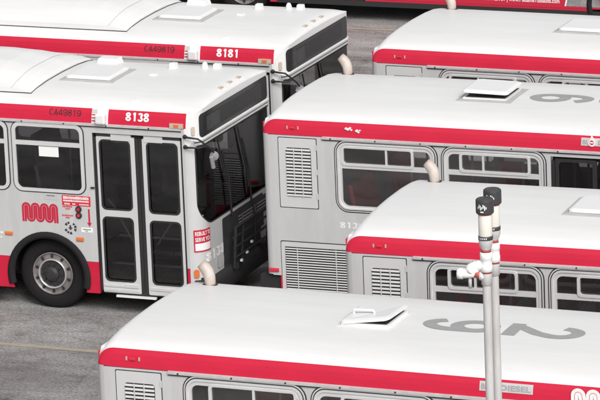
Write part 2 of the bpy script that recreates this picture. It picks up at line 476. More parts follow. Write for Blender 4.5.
def wheel(bus, xc, left=False):
    Y = (lambda y: WID - .05 - y) if left else (lambda y: y + .05)
    sg = -1 if left else 1
    def pr(l): return [(r, sg * h) for r, h in l]
    t = MB().lathe(pr([(.29, .10), (.30, .06), (.36, .045), (.43, .05), (.475, .07), (.495, .10), (.497, .14), (.497, .26), (.47, .31), (.30, .32)]), (xc, Y(.0), .49), 'y', 40)
    w = link('wheel', t.mesh('tyre'), 'tyre', bus, smooth=True)
    r = MB().lathe(pr([(.292, .10), (.298, .05), (.288, .045), (.280, .055), (.272, .07), (.245, .066), (.205, .060), (.20, .066), (.195, .12)]), (xc, Y(0), .49), 'y', 40)
    hh = MB()
    for k in range(10):
        a = 2 * math.pi * (k + .5) / 10; cx, cz = xc + .243 * math.cos(a), .49 + .243 * math.sin(a)
        b = len(hh.v)
        for j in range(12):
            q = 2 * math.pi * j / 12; u, v = .022 * math.cos(q), .029 * math.sin(q)
            hh.v.append((cx + u * -math.sin(a) + v * math.cos(a), Y(.057), cz + u * math.cos(a) + v * math.sin(a)))
        hh.f.append(tuple(range(b, b + 12)))
    nv, nf = len(r.v), len(r.f); r.v += hh.v; r.f += [tuple(nv + i for i in f) for f in hh.f]
    rm = link('rim', r.mesh('rim', fix=False), 'rim', w, smooth=True); rm.data.materials.append(M['black'])
    for pl in list(rm.data.polygons)[nf:]: pl.material_index = 1
    h = MB().lathe(pr([(.205, .08), (.208, .04), (.200, .028), (.188, .036), (.182, .07)]), (xc, Y(0), .49), 'y', 36)
    link('hub_ring', h.mesh('hub'), 'hub', w, smooth=True)
    d = MB().lathe(pr([(.186, .06), (.10, .055), (.098, .02), (.06, .0), (.001, -.005)]), (xc, Y(0), .49), 'y', 24)
    for k in range(10):
        a = 2 * math.pi * k / 10; d.lathe(pr([(.016, .06), (.016, .03), (.001, .028)]), (xc +   .145 * math.cos(a), Y(0), .49 + .145 * math.sin(a)), 'y', 8)
    link('hub', d.mesh('hubd'), 'hubdark', w)

def louvre(bus, name, x0, x1, z0, z1, n, bars, m='panel', y=-.008, rad=.03, fr=.30):
    b = MB(); plate(b, rrect(x0, x1, z0, z1, rad), 0.001, y)
    o = link(name, b.mesh('back'), 'black', bus)
    s = MB(); h = (z1 - z0) / n
    for k in range(n):
        z = z0 + h * (k + .5)
        s.hexa([(x0 + .004, y + .001, z - h * fr), (x1 - .004, y + .001, z - h * fr), (x1 - .004, y - .012, z - h * fr), (x0 + .004, y - .012, z - h * fr)],
               [(x0 + .004, y + .001, z + h * (fr - .1)), (x1 - .004, y + .001, z + h * (fr - .1)), (x1 - .004, y - .007, z + h * (fr - .16)), (x0 + .004, y - .007, z + h * (fr - .16))])
    for t in bars:
        x = x0 + (x1 - x0) * t; s.box(x - .006, x + .006, y - .0155, y - .0125, z0 + .003, z1 - .003)
    link('slats', s.mesh('slats'), m, o)
    return o

def hatch(bus, x0, x1, y0, y1, state):
    if state == 'wind': x0, x1, y0, y1 = x0 + .03, x1 - .10, y0 + .05, y1 - .07
    zc = lambda x, y: zroof(x, y)
    f = MB()
    def fr(a0, a1, b0, b1, e, h0, h1):
        o = [(a0, b0), (a1, b0), (a1, b1), (a0, b1)]; i = [(a0 + e, b0 + e), (a1 - e, b0 + e), (a1 - e, b1 - e), (a0 + e, b1 - e)]
        b = len(f.v)
        for lp, h in ((o, -.01), (o, h0), (i, h1), (i, -.01)):
            f.v.extend([(p[0], p[1], zc(*p) + h) for p in lp])
        for q in range(3):
            for k in range(4): f.f.append((b + q * 4 + k, b + q * 4 + (k + 1) % 4, b + (q + 1) * 4 + (k + 1) % 4, b + (q + 1) * 4 + k))
    if state != 'wind': fr(x0, x1, y0, y1, .07, .012, .018)
    else: fr(x0, x1, y0, y1, .05, .004, .006)
    root = link('roof_hatch', f.mesh('hatch'), 'hatchrim' if state != 'wind' else 'roof', bus)
    # inner curb
    cz = zroof((x0 + x1) / 2, (y0 + y1) / 2)
    e = .075 if state != 'wind' else .04; a0, a1, b0, b1 = x0 + e, x1 - e, y0 + e, y1 - e
    cm = MB().box(a0, a1, b0, b1, cz - .05, cz + .03); link('hatch_curb', cm.mesh('curb'), 'white', root)
    dk = MB().box(a0 + .03, a1 - .03, b0 + .03, b1 - .03, cz - .02, cz + .036); link('hatch_opening', dk.mesh('dk'), 'hatchdark', root)  # solid dark block in place of a shaded opening
    lid = MB(); lo = rrect(a0 - .015, a1 + .015, b0 - .015, b1 + .015, .06, 4)
    li = rrect(a0 + .02, a1 - .02, b0 + .02, b1 - .02, .05, 4)
    def lz(x, y):
        if state == 'closed': return cz + .03
        if state == 'open': return cz + .112 - .012 * (x - a0) / (a1 - a0)
        t = (x - a0) / (a1 - a0); u = (y - b0) / (b1 - b0)
        return cz + .032 + .075 * t * t * (1 - .3 * u)
    n = len(lo); b = len(lid.v)
    for lp, h in ((lo, -.014), (lo, .012), (li, .026)): lid.v.extend([(p[0], p[1], lz(*p) + h) for p in lp])
    for q in range(2):
        for k in range(n): lid.f.append((b + q * n + k, b + q * n + (k + 1) % n, b + (q + 1) * n + (k + 1) % n, b + (q + 1) * n + k))
    lid.f.append(tuple(b + 2 * n + k for k in range(n))); lid.f.append(tuple(b + k for k in reversed(range(n))))
    link('hatch_lid', lid.mesh('lid'), 'white', root)
    if state != 'closed':
        for x in (a0 + .06, a1 - .06):
            for y in (b0 + .09, b1 - .05): link('hatch_arm', MB().tube([(x, y, cz + .03), (x, y, lz(x, y) - .005)], .008, 6).mesh('arm'), 'dark', root)
    if state == 'wind':
        hm = MB(); x, y = (a0 + a1) / 2 - .1, (b0 + b1) / 2 - .05
        hm.tube([(x - .12, y, lz(x - .12, y) + .03), (x - .11, y, lz(x, y) + .065), (x + .11, y, lz(x, y) + .07), (x + .12, y, lz(x + .12, y) + .03)], .016, 8)
        link('hatch_handle', hm.mesh('hh'), 'white', root)
    return root

def seats(bus):
    i = 0
    for x in [1.3 + .78 * k for k in range(12)]:
        for y0 in (.1, 1.65):
            if y0 < 1 and (3.8 < x < 5.4 or x > 10.2): continue
            def mk(x=x, y0=y0):
                mb = MB()
                mb.box(x, x + .42, y0, y0 + .84, 1.36, 1.44)
                mb.hexa([(x - .03, y0, 1.40), (x + .04, y0, 1.40), (x + .04, y0 + .84, 1.40), (x - .03, y0 + .84, 1.40)],
                        [(x - .13, y0 + .03, 1.98), (x - .08, y0 + .03, 1.98), (x - .08, y0 + .81, 1.98), (x - .13, y0 + .81, 1.98)])
                mb.box(x + .1, x + .3, y0 + .1, y0 + .2, .97, 1.36)
                return mb.mesh('seat')
            o = link('passenger_seat', cached(('seat', x, y0), mk), 'seatred' if (x < 1.5 or (abs(x - 2.86) < .1 and y0 > 1)) else 'seat', bus); i += 1
    def st():
        mb = MB()
        for x in (1.75, 2.6, 3.3, 4.0, 5.2, 6.4, 7.6, 8.8, 9.9):
            for y in (.98, 1.6): mb.tube([(x, y, .97), (x, y, 2.58)], .017, 8)
        for y in (.98, 1.6): mb.tube([(1.2, y, 2.42), (10.0, y, 2.42)], .016, 8)
        return mb.mesh('st')
    link('stanchion', cached('st', st), 'chrome', bus)

def interior():
    mb = MB()
    mb.box(.15, 10.66, .46, WID - .46, .93, .96)             # floor
    for a, b in ((.15, 2.23), (3.57, 9.28)):
        mb.box(a, b, .035, .458, .93, .96); mb.box(a, b, WID - .458, WID - .035, .93, .96)
    mb.box(10.66, 12.1, .80, WID - .035, .93, .96)
    return mb.mesh('cabin_floor')
def ceiling():
    mb = MB().box(.15, 12.05, .035, WID - .035, 2.60, 2.625)
    # air ducts along both roof edges
    for y0, y1 in ((.04, .34), (WID - .34, WID - .04)): mb.box(.2, 12.0, y0, y1, 2.635 - .03, 2.64)
    mb.box(.13, .15, .035, WID - .035, .96, 2.60)
    return mb.mesh('cabin_ceiling')
def chassis():
    mb = MB().box(.25, 10.62, .42, WID - .42, .36, .92)
    for a, b in ((.25, 2.2), (3.6, 9.2)):
        mb.box(a, b, .04, .42, .40, .92); mb.box(a, b, WID - .42, WID - .04, .40, .92)
    for xc in WHEELS:
        mb.box(xc - .66, xc + .66, .035, .44, 1.08, 1.10); mb.box(xc - .66, xc + .66, WID - .44, WID - .035, 1.08, 1.10)
        mb.box(xc - .66, xc - .62, .035, .44, .45, 1.08); mb.box(xc + .62, xc + .66, .035, .44, .45, 1.08)
    mb.box(10.7, 12.15, .95, WID - .2, .34, .92)
    return mb.mesh('chassis')

def worm(x0, x1, z0, z1, y, gapm=False):
    """the curly four letter transit mark: one sinuous band, or its thin inner lines"""
    n = 7; w = (x1 - x0) / (n + .9); mb = MB()
    rows = []; ctr = []
    xs = [x0 + w * .5 + k * (x1 - x0 - w) / n for k in range(n + 1)]
    rad = (xs[1] - xs[0]) / 2
    pts = [(xs[0], z0)]
    for k in range(n):
        top = k % 2 == 0
        zc = z1 - rad - w * .45 if top else z0 + rad + w * .45
        for j in range(11):
            a = math.pi - math.pi * j / 10
            pts.append((xs[k] + rad + rad * math.cos(a), zc + (1 if top else -1) * rad * math.sin(a)))
    pts.append((xs[-1], z1 if n % 2 == 0 else z0))
    def band(hw, o):
        rr = []
        for i, p in enumerate(pts):
            a = Vector(pts[max(i - 1, 0)]); b = Vector(pts[min(i + 1, len(pts) - 1)]); d = (b - a).normalized(); nn = Vector((-d.y, d.x))
            rr.append([(p[0] + nn.x * (o + hw), y, p[1] + nn.y * (o + hw)), (p[0] + nn.x * (o - hw), y, p[1] + nn.y * (o - hw))])
        mb.grid(rr)
    if gapm: band(.0019 * (x1 - x0) / .52, 0)
    else: band(w * .475, 0)
    return mb.mesh('worm')

def decal(bus, name, x0, x1, z0, z1, m, y=-.003, rad=.0, tilt=False):
    if tilt:
        mb = MB(); rows = []
        for k in range(6):
            z = z0 + (z1 - z0) * k / 5; yy = covey(z) - .004; rows.append([(x0, yy, z + .001), (x1, yy, z + .001)])
        return link(name, mb.grid(rows).mesh('d'), m, bus)
    mb = MB(); plate(mb, rrect(x0, x1, z0, z1, rad or .002, 3), y + .002, y); return link(name, mb.mesh('d'), m, bus)

def lens(bus, name, x0, x1, z0, z1, m, y=-.022):
    mb = MB(); mb.box(x0, x1, y * .5, .0, z0, z1)
    mb.hexa([(x0 + .004, y * .5, z0 + .004), (x1 - .004, y * .5, z0 + .004), (x1 - .004, y * .5, z1 - .004), (x0 + .004, y * .5, z1 - .004)],
            [(x0 + .012, y, z0 + .01), (x1 - .012, y, z0 + .01), (x1 - .012, y, z1 - .01), (x0 + .012, y, z1 - .01)])
    return link(name, mb.mesh('lens'), m, bus)

FR = None
def city_bus(label, loc, rot, number, front=True, hump=False, plate_text=True, hatch_state='closed', sliders=(None, None), stripe_gap=False, biodiesel=False, roofnum=None, sidenum=False, whole_red=False, glass_side='glassl', detail=True):
    global FR
    bus = bpy.data.objects.new('city_bus', None); C.objects.link(bus); bus.location = loc; bus.rotation_euler = (0, 0, rot)
    tag(bus, label, 'bus', 'city buses parked in lanes')
    body = 'redd' if whole_red else 'silver'
    link('side_panel', cached('sp', lambda: side_plate(True)), body, bus)
    link('side_panel', cached('spl', lambda: side_plate(False)), body, bus)
    for rt in (True, False):
        for me in cached(('sk', rt), lambda: skirt_mesh(rt)): link('skirt', me, 'red' if not whole_red else 'redd', bus)
    link('roof', cached('roof', roof_mesh), 'roof', bus, smooth=True)
    xe = LEN - .135
    if stripe_gap:
        link('roof_stripe', cached('cv1', lambda: coving(.02, LEN - 1.50)), 'red', bus)
        link('coving_gap', cached('cv2', lambda: coving(LEN - 1.50, LEN - 1.26)), 'white', bus)
        link('roof_stripe', cached('cv3', lambda: coving(LEN - 1.26, xe)), 'red', bus)
    else:
        link('roof_stripe', cached('cv', lambda: coving(.02, xe)), 'red', bus)
    for lf in (False, True):
        def cc(lf=lf):
            q = MB(); rows = []
            for k in range(9):
                y = .057 * k / 8; x1 = max(xfront(y), xe + .001); rows.append([(x, WID - y if lf else y, min(zprof(y), zroof(min(x, x1 - .0), y) if False else zprof(y))) for x in (xe, (xe + x1) / 2, x1)])
            return q.grid(rows).mesh('cap')
        link('corner_cap', cached(('cc', lf), cc), 'white' if not whole_red else 'redd', bus)
    link('roof_stripe', cached('cvl', lambda: coving(.02, xe, True)), 'red', bus)
    if FR is None: FR = shell_front()
    fs = link('front_shell', FR[0], 'panel' if not whole_red else 'redd', bus, smooth=True)
    if not whole_red and len(fs.data.materials) < 2:
        fs.data.materials.append(M['white'])
        for pl in fs.data.polygons: pl.material_index = 1 if pl.center.z > 2.42 else 0
    link('windscreen', FR[1], 'glassw', bus, smooth=True); link('windscreen_gasket', FR[2], 'black', bus, smooth=True)
    link('rear_panel', cached('rs', shell_rear), body, bus, smooth=True)
    link('cabin_floor', cached('fl', interior), 'floor', bus); link('cabin_ceiling', cached('ce', ceiling), 'inner', bus); link('chassis', cached('ch', chassis), 'under', bus)
    for xc in WHEELS:
        wheel(bus, xc); wheel(bus, xc, True)
        mb = MB(); n = 28; o = []; i = []
        for k in range(n + 1):
            a = R(-14 + 208 * k / n); o.append((xc + .615 * math.cos(a), ARCH_C + .615 * math.sin(a))); i.append((xc + .525 * math.cos(a), ARCH_C + .525 * math.sin(a)))
        rows = [[(p[0], .03, p[1]) for p in i], [(p[0], -.028, p[1]) for p in i], [(p[0] * .45 + q[0] * .55, -.038, p[1] * .45 + q[1] * .55) for p, q in zip(i, o)], [(p[0], -.02, p[1]) for p in o], [(p[0], .01, p[1]) for p in o]]
        mb.grid(rows); link('wheel_arch', mb.mesh('arch'), 'arch', bus, smooth=True)
    # drip rail
    mb = MB(); x0 = .878 if not hump else .878
    mb.hexa([(x0, .0, 2.612), (LEN - .20, .0, 2.612), (LEN - .20, -.026, 2.622), (x0, -.026, 2.622)], [(x0, .0, 2.655), (LEN - .20, .0, 2.655), (LEN - .20, -.024, 2.645), (x0, -.024, 2.645)])
    r = link('drip_rail', mb.mesh('rail'), 'rail', bus)
    mb = MB()
    for k in range(19):
        x = 1.0 + k * .62
        if x < LEN - .25: mb.lathe([(.011, -.030), (.009, -.020)], (x, 0, 2.634), 'y', 8); mb.box(x - .008, x + .008, -.031, -.02, 2.626, 2.642)
    link('rail_bolts', mb.mesh('bolts'), 'rust', r)
    mb = MB().box(x0, LEN - .2, -.012, .0, 2.604, 2.611); link('rail_shade_line', mb.mesh('shade_line'), 'dark', r)  # dark strip stands in for the shadow line beneath the rail
    # windows
    for k, (a, b) in enumerate(REARW):
        window_parts(bus, a, b, 'rear', glass_side, sliders[k]); window_parts(bus, a, b, 'rear', glass_side, None, True)
    for a, b in FRONTW + [W1]:
        window_parts(bus, a, b, 'front', 'glassd' if hump else glass_side); window_parts(bus, a, b, 'front', 'glassl', None, True)
    for a, b in ((3.995, 5.28), (10.68, 11.7)): window_parts(bus, a, b, 'front', 'glassl', None, True)
    if detail: seats(bus)
    # rear door
    def two(x0, x1, t, b):
        m = (x0 + x1) / 2
        mb = MB(); mb.box(x0 + .003, x1 - .003, .07, .09, t - .06, t - .002); mb.box(x0 + .003, x0 + .04, .03, .08, b, t - .06); mb.box(x1 - .04, x1 - .003, .03, .08, b, t - .06)
        return mb.mesh('df')
    f = link('rear_door', two(RD0, RD1, RDT, .33), 'black', bus)
    for a, b in ((RD0 + .05, RD0 + .6), (RD1 - .6, RD1 - .05)): door_leaf(f, a, b, a + .04, b - .04, RDT - .03, .36, [(1.5, 2.50), (.55, 1.4)], body='black')
    # front door
    f = link('front_door', two(D0, D1, DT, .30), 'black', bus)
    XA = LEN
    l1 = door_leaf(f, XA - 1.458, XA - .90, XA - 1.41, XA - .975, 2.475, .315, [(1.475, 2.425), (.48, 1.36)], diag=[(XA - 1.36, 1.60), (XA - 1.27, 1.50), (XA - 1.0, 1.0)])
    l2 = door_leaf(f, XA - .79, XA - .235, XA - .72, XA - .285, 2.475, .315, [(1.46, 2.425), (.47, 1.345)], diag=[(XA - .66, 1.0), (XA - .36, 1.44), (XA - .32, 1.52)])
    mb = MB()
    for a, b in ((XA - .90, XA - .848), (XA - .842, XA - .79)): mb.box(a, b, .028, .055, .31, 2.47)
    link('door_edge_rubber', mb.mesh('er'), 'black', f)
    for x0, x1, z1 in ((1.455, 1.24, 2.52), (.48, .235, 2.515)): link('door_header', MB().box(XA - x0, XA - x1, .02, .06, 2.48, z1).mesh('dh'), 'gloss', f)
    for x0, x1 in ((1.24, .95), (.76, .49)): link('door_hinge_cover', MB().box(XA - x0, XA - x1, .018, .055, 2.43, 2.515).mesh('hc'), 'alu', f)
    mb = MB().box(XA - 1.44, XA - 1.14, .016, .03, .395, .425); mb.box(XA - 1.13, XA - .94, .012, .03, .395, .44); mb.box(XA - 1.44, XA - .92, .018, .03, .335, .365); mb.box(XA - .76, XA - .30, .016, .03, .38, .42)
    link('door_sill_plate', mb.mesh('dsp'), 'alu', f)
    # steps
    mb = MB().box(D0 + .02, D1, .03, .40, .30, .345); mb.box(D0 + .02, D1, .40, .66, .30, .62); mb.box(D0 + .02, D1, .66, .95, .30, .93)
    st = link('entrance_steps', mb.mesh('steps'), 'dark', bus)
    mb = MB()
    for y, z in ((.04, .349), (.40, .624), (.66, .934)): mb.box(D0 + .02, D1, y - .004, y + .04, z - .02, z + .003)
    link('step_nosing', mb.mesh('nose'), 'alu', st)
    if hump: link('step_lettering', side_text('WATCH YOUR STEP', XA - 1.065, XA - .565, .70, .75, .652, .012), 'paper', st)
    mb = MB().box(XA - 1.26, XA - .68, -.012, .03, .262, .288); link('step_edge', mb.mesh('se'), 'white', bus)
    # driver's area
    mb = MB(); mb.box(11.95, 12.17, .3, WID - .15, 1.0, 1.34); mb.hexa([(11.7, 1.5, 1.25), (12.1, 1.5, 1.3), (12.1, 2.3, 1.3), (11.7, 2.3, 1.25)], [(11.8, 1.55, 1.42), (12.1, 1.5, 1.40), (12.1, 2.3, 1.40), (11.8, 2.25, 1.42)])
    link('dashboard', mb.mesh('dash'), 'dark', bus)
    mb = MB(); mb.lathe([(.21, -.01), (.225, 0), (.21, .01), (.20, 0), (.21, -.01)], (11.72, 1.9, 1.5), 'z', 24); mb.tube([(11.72, 1.9, 1.5), (11.95, 1.9, 1.2)], .03, 8); mb.box(11.52, 11.92, 1.885, 1.915, 1.49, 1.505)
    link('steering_wheel', mb.mesh('sw'), 'black', bus)
    mb = MB(); mb.box(11.0, 11.45, 1.65, 2.15, 1.25, 1.36); mb.hexa([(10.95, 1.65, 1.3), (11.06, 1.65, 1.3), (11.06, 2.15, 1.3), (10.95, 2.15, 1.3)], [(10.82, 1.7, 2.1), (10.9, 1.7, 2.1), (10.9, 2.1, 2.1), (10.82, 2.1, 2.1)])
    link('driver_seat', mb.mesh('ds'), 'seat', bus)
    mb = MB(); mb.tube([(11.9, .95, .96), (11.9, .95, 1.35), (11.86, .95, 1.4)], .03, 8); mb.box(11.76, 11.95, .84, 1.06, 1.36, 1.66); mb.box(11.78, 11.92, .86, 1.04, 1.0, 1.34)
    link('farebox', mb.mesh('fb'), 'lgrey', bus)
    # front fittings
    if front: front_fittings(bus, number)
    # rear vents
    mb = MB(); plate(mb, rrect(.265, .79, 1.675, 2.612, .015, 3), .0, -.007); vp = link('vent_door', mb.mesh('vd'), 'panel', bus)
    mb = MB(); ring(mb, rrect(.255, .80, 1.665, 2.622, .015, 3), rrect(.265, .79, 1.675, 2.612, .012, 3), .0, -.003); link('door_seam', mb.mesh('seam'), 'black', vp)
    for z in (1.8, 2.13, 2.46): link('hinge', MB().box(.782, .80, -.016, -.006, z, z + .075).mesh('hinge'), 'alu', vp)
    louvre(vp, 'louvre', .365, .715, 1.825, 2.485, 15, (.33, .66), 'panel', -.011)
    mb = MB(); ring(mb, rrect(.25, 1.78, .44, 1.20, .02, 3), rrect(.30, 1.74, .47, 1.135, .01, 3), 0, -.012); gp = link('engine_grille', mb.mesh('gf'), 'panel', bus)
    mb = MB(); ring(mb, rrect(.24, 1.79, .43, 1.212, .02, 3), rrect(.25, 1.78, .44, 1.20, .02, 3), 0, -.004); link('door_seam', mb.mesh('seam'), 'black', gp)
    louvre(gp, 'louvre', .305, 1.735, .475, 1.13, 19, (.12, .5, .88), 'panel', -.006, .004, fr=.23)
    lens(bus, 'side_marker', .065, .20, .775, .825, 'redlens')
    decal(bus, 'reflector', .225, .287, .45, .735, 'redd', -.008)
    lens(bus, 'clearance_lamp', .43, .50, 2.735, 2.765, 'redlens', -.008)
    mb = MB()
    for x in (.385, .535): mb.box(x, x + .012, -.001, .02, 2.73, 2.77)
    link('lamp_bracket', mb.mesh('lb'), 'pale', bus)
    mb = MB(); mb.hexa([(.015, .10, 2.69), (.14, .10, 2.69), (.14, .36, 2.69), (.015, .36, 2.69)], [(.045, .11, 2.835), (.15, .11, 2.845), (.15, .35, 2.845), (.045, .35, 2.835)]); mk = bev(link('rear_lamp_housing', mb.mesh('rl'), 'white', bus), .015)
    mb = MB().box(.008, .03, .12, .34, 2.705, 2.78); link('rear_lamp', mb.mesh('rlens'), 'redlens', mk)
    # rear face: window, lamps, bumper
    mb = MB(); mb.box(-.005, .021, .35, WID - .35, 1.75, 2.35); link('rear_window', mb.mesh('rw'), 'gloss', bus)
    for y in (.3, WID - .42):
        mb = MB(); mb.box(-.01, .03, y, y + .12, .95, 1.45); link('tail_lamp', mb.mesh('tl'), 'redlens', bus)
    mb = MB(); mb.hexa([(-.1, .08, .45), (.2, .04, .45), (.2, WID - .04, .45), (-.1, WID - .08, .45)], [(-.1, .08, .70), (.2, .04, .70), (.2, WID - .04, .70), (-.1, WID - .08, .70)]); link('rear_bumper', mb.mesh('rb'), 'black', bus)
    # exhaust
    mb = MB(); ex, ey = .44, 2.20; ez = zroof(ex, ey)
    mb.tube([(ex, ey, ez - .05), (ex, ey, ez + .05), (ex - .005, ey, ez + .10), (ex - .025, ey, ez + .155), (ex - .06, ey, ez + .205), (ex - .10, ey, ez + .24)], [.062, .062, .066, .069, .066, .056], 16)
    e = link('exhaust_pipe', mb.mesh('ep'), 'pipe', bus, smooth=True)
    mb = MB(); mb.lathe([(.062, .0), (.088, .0), (.088, .012), (.062, .014)], (ex, ey, ez - .004), 'z', 20); link('flange', mb.mesh('fl'), 'rust', e)
    # roof details
    if hatch_state: hatch(bus, 2.42, 3.17, .90, 1.69, hatch_state)
    mb = MB()
    for y in (2.2,): mb.grid([[(x, y - .012, zroof(x, y - .012) + .001), (x, y, zroof(x, y) + .004), (x, y + .012, zroof(x, y + .012) + .001)] for x in [.5 + k * .5 for k in range(23)]])
    link('roof_seam', mb.mesh('rseam'), 'roof', bus)
    if hump: roof_gear(bus)
    if roofnum:
        for k, ch in enumerate(reversed(roofnum)):
            xx = 3.315 + .945 * k
            def fn2(u, v, q, xx=xx):
                x, y = xx + v * .87, 1.09 + (1 - u) * .43; return off((x, y, zroof(x, y) + .003 + .0006 * q))
            link('roof_number', block_text(ch, fn2, .088, .62), 'grey', bus)
    if sidenum: link('fleet_number', block_text(number, lambda u, v, q: off((1.085 + u * .335, -.004 - .0006 * q, 1.432 + v * .083)), .095), 'paper', bus)
    return bus

def front_fittings(bus, number):
    m = MB(); fpatch(.21, STOT - .29, 2.512, 2.835, .004, .06, mb=m); sg = link('destination_sign', m.mesh('sign'), 'gloss', bus, smooth=True)
    m = MB(); fpatch(.55, STOT - .50, 2.56, 2.775, .006, .01, mb=m); link('sign_display', m.mesh('disp'), 'dark', sg, smooth=True)
    m = MB()
    for k in range(9): fpatch(.40, .85, 2.575 + .021 * k, 2.583 + .021 * k, .008, mb=m, nz=1)
    link('display_rows', m.mesh('dr'), 'faint', sg)
    for z in (2.425, 2.468):
        m = MB(); rows = []
        for s in scols(.13, STOT - .13): rows.append([P(s, z, 0), P(s, z, .022), P(s, z + .022, .02), P(s, z + .022, 0)])
        m.grid(rows); link('trim_strip', m.mesh('trim'), 'alu', bus)
    m = MB(); fpatch(.13, STOT - .13, 2.449, 2.466, .003, mb=m); link('trim_seal', m.mesh('ts'), 'black', bus)
    # roof edge markers
    for y in (1.0, 1.31, 1.62):
        x = xfront(y) - .075; z = zroof(x, y); mb = MB(); mb.box(x - .03, x + .02, y - .05, y + .05, z - .02, z + .016); link('marker_lamp', mb.mesh('ml'), 'pale', bus)
    for s in (.12, STOT - .12):
        m = MB(); fpatch(s - .022, s + .022, 2.56, 2.68, .016, .015, mb=m); link('corner_lamp', m.mesh('cl'), 'pale' if s < 1 else 'amber', bus)
    # lower face
    m = MB(); fpatch(.78, STOT - .60, .40, 1.255, .006, .03, mb=m); link('lower_front_panel', m.mesh('lp'), 'dark', bus, smooth=True)
    m = MB(); fpatch(ARC + .55, STOT - .25, .98, 1.22, .012, .02, mb=m)
    lp = link('front_hatch', m.mesh('fh'), 'dark', bus)
    m = MB()
    for k in range(3):
        fpatch(ARC + 1.0, ARC + 1.5, 1.05 + .045 * k, 1.062 + .045 * k, .016, mb=m, nz=1); fpatch(ARC + 1.65, ARC + 2.0, 1.05 + .045 * k, 1.062 + .045 * k, .016, mb=m, nz=1)
    link('hatch_slots', m.mesh('hs'), 'lgrey', lp)
    # bumper
    m = MB(); rows = []
    for s in scols(.06, STOT - .06): rows.append([P(s, .30, 0), P(s, .30, .07), P(s, .36, .10), P(s, .50, .10), P(s, .56, .07), P(s, .57, 0)])
    m.grid(rows); link('front_bumper', m.mesh('fb'), 'black', bus, smooth=True)
    # headlamps
    for s in (.55, STOT - .75):
        m = MB(); fpatch(s, s + .22, .62, .80, .012, .06, mb=m); link('headlamp', m.mesh('hl'), 'alu', bus)
    m = MB(); fpatch(.05, .12, .60, .72, .014, .03, mb=m); link('turn_lamp', m.mesh('tn'), 'amber', bus)
    m = MB(); fpatch(.14, .34, .555, .60, .008, mb=m); link('bumper_slot', m.mesh('bs'), 'black', bus)
    # folded bike rack
    mb = MB(); x = XF + .12
    mb.tube([(x, .75, .55), (x + .04, .75, 1.12), (x + .04, 2.15, 1.12), (x, 2.15, .55)], .02, 8)
    for z in (.70, .84, .98): mb.tube([(x + .02, .72, z), (x + .02, 2.2, z)], .016, 8)
    for y in (1.0, 1.45, 1.9): mb.tube([(x, y, .55), (x + .05, y, 1.15), (x + .01, y + .06, 1.24)], .018, 8)
    mb.box(x - .12, x, .9, 1.0, .5, .6); mb.box(x - .12, x, 1.85, 1.95, .5, .6)
    rk = link('bike_rack', mb.mesh('rack'), 'black', bus)
    mb = MB()
    for y, z in ((.92, .62), (1.12, .68), (1.30, .78)): mb.box(x + .022, x + .05, y - .02, y + .02, z - .015, z + .015)
    link('rack_reflector', mb.mesh('rr'), 'paper', rk)
    # wipers
    mb = MB()
    for y0, y1 in ((.95, .70), (1.65, 1.40)):
        mb.tube([(XF + .03, y0, 1.24), (XF + .035, (y0 + y1) / 2 + .05, 1.75), (XF + .03, y1, 2.2)], .014, 6); mb.tube([(XF + .012, y1 + .16, 1.72), (XF + .012, y1 - .10, 2.38)], .012, 6)
    link('wiper', mb.mesh('wip'), 'black', bus)
    # mirror on two arms
    mb = MB()
    a = P(.03, 2.545, .0); mb.tube([a, P(.03, 2.55, .05), (XF + .02, -.05, 2.535), (XF + .08, .03, 2.45), (XF + .12, .10, 2.38), (XF + .13, .20, 2.30)], [.016, .014, .013, .013, .012, .010], 8)
    a = P(.03, 2.40, .0); mb.tube([a, P(.03, 2.41, .05), (XF - .02, -.04, 2.41), (XF + .02, .0, 2.40), (XF + .10, .05, 2.43)], [.02, .014, .012, .011, .010], 8)
    for z in (2.545, 2.405): mb.lathe([(.001, -.025), (.025, -.02), (.03, .0)], (P(.01, z)[0], 0, z), 'y', 12)
    mr = link('mirror_arm', mb.mesh('ma'), 'black', bus, smooth=True)
    mb = MB(); c = (XF + .13, .21, 2.25)
    mb.lathe([(.001, .04), (.045, .035), (.062, .01), (.062, -.012), (.001, -.025)], (c[0], c[1], c[2]), 'y', 18)
    mb.tube([(c[0], c[1] - .10, c[2] + .01), (c[0], c[1] - .05, c[2] - .15)], .03, 10)
    link('mirror_head', mb.mesh('mh'), 'mirror', mr)
    if number: link('fleet_number', block_text(number, lambda u, v, q: off(P(.225 + u * .60, .795 + v * .135, .005 + .0006 * q)), .12), 'paper', bus)
    # wrap sticker
    if number == '8138':
        m = MB(); fpatch(.065, .36, .955, 1.26, .005, .008, mb=m); st = link('slogan_sign', m.mesh('st'), 'redd', bus)
        m = MB(); fpatch(.082, .343, .975, 1.075, .007, .004, mb=m); link('slogan_blank', m.mesh('sb'), 'paper', st)
        for t, z in (('REBUILT TO', 1.18), ('SERVE YOU', 1.098)):
            link('slogan_lettering', text_mesh(t, lambda u, v, z=z: off(P(.085 + u * .255, z + v * .058, .008)), .02), 'paper', st)
        m = MB(); fpatch(.17, .22, 1.40, 1.455, -.006, mb=m); link('windscreen_sticker', m.mesh('ws'), 'paper', bus)

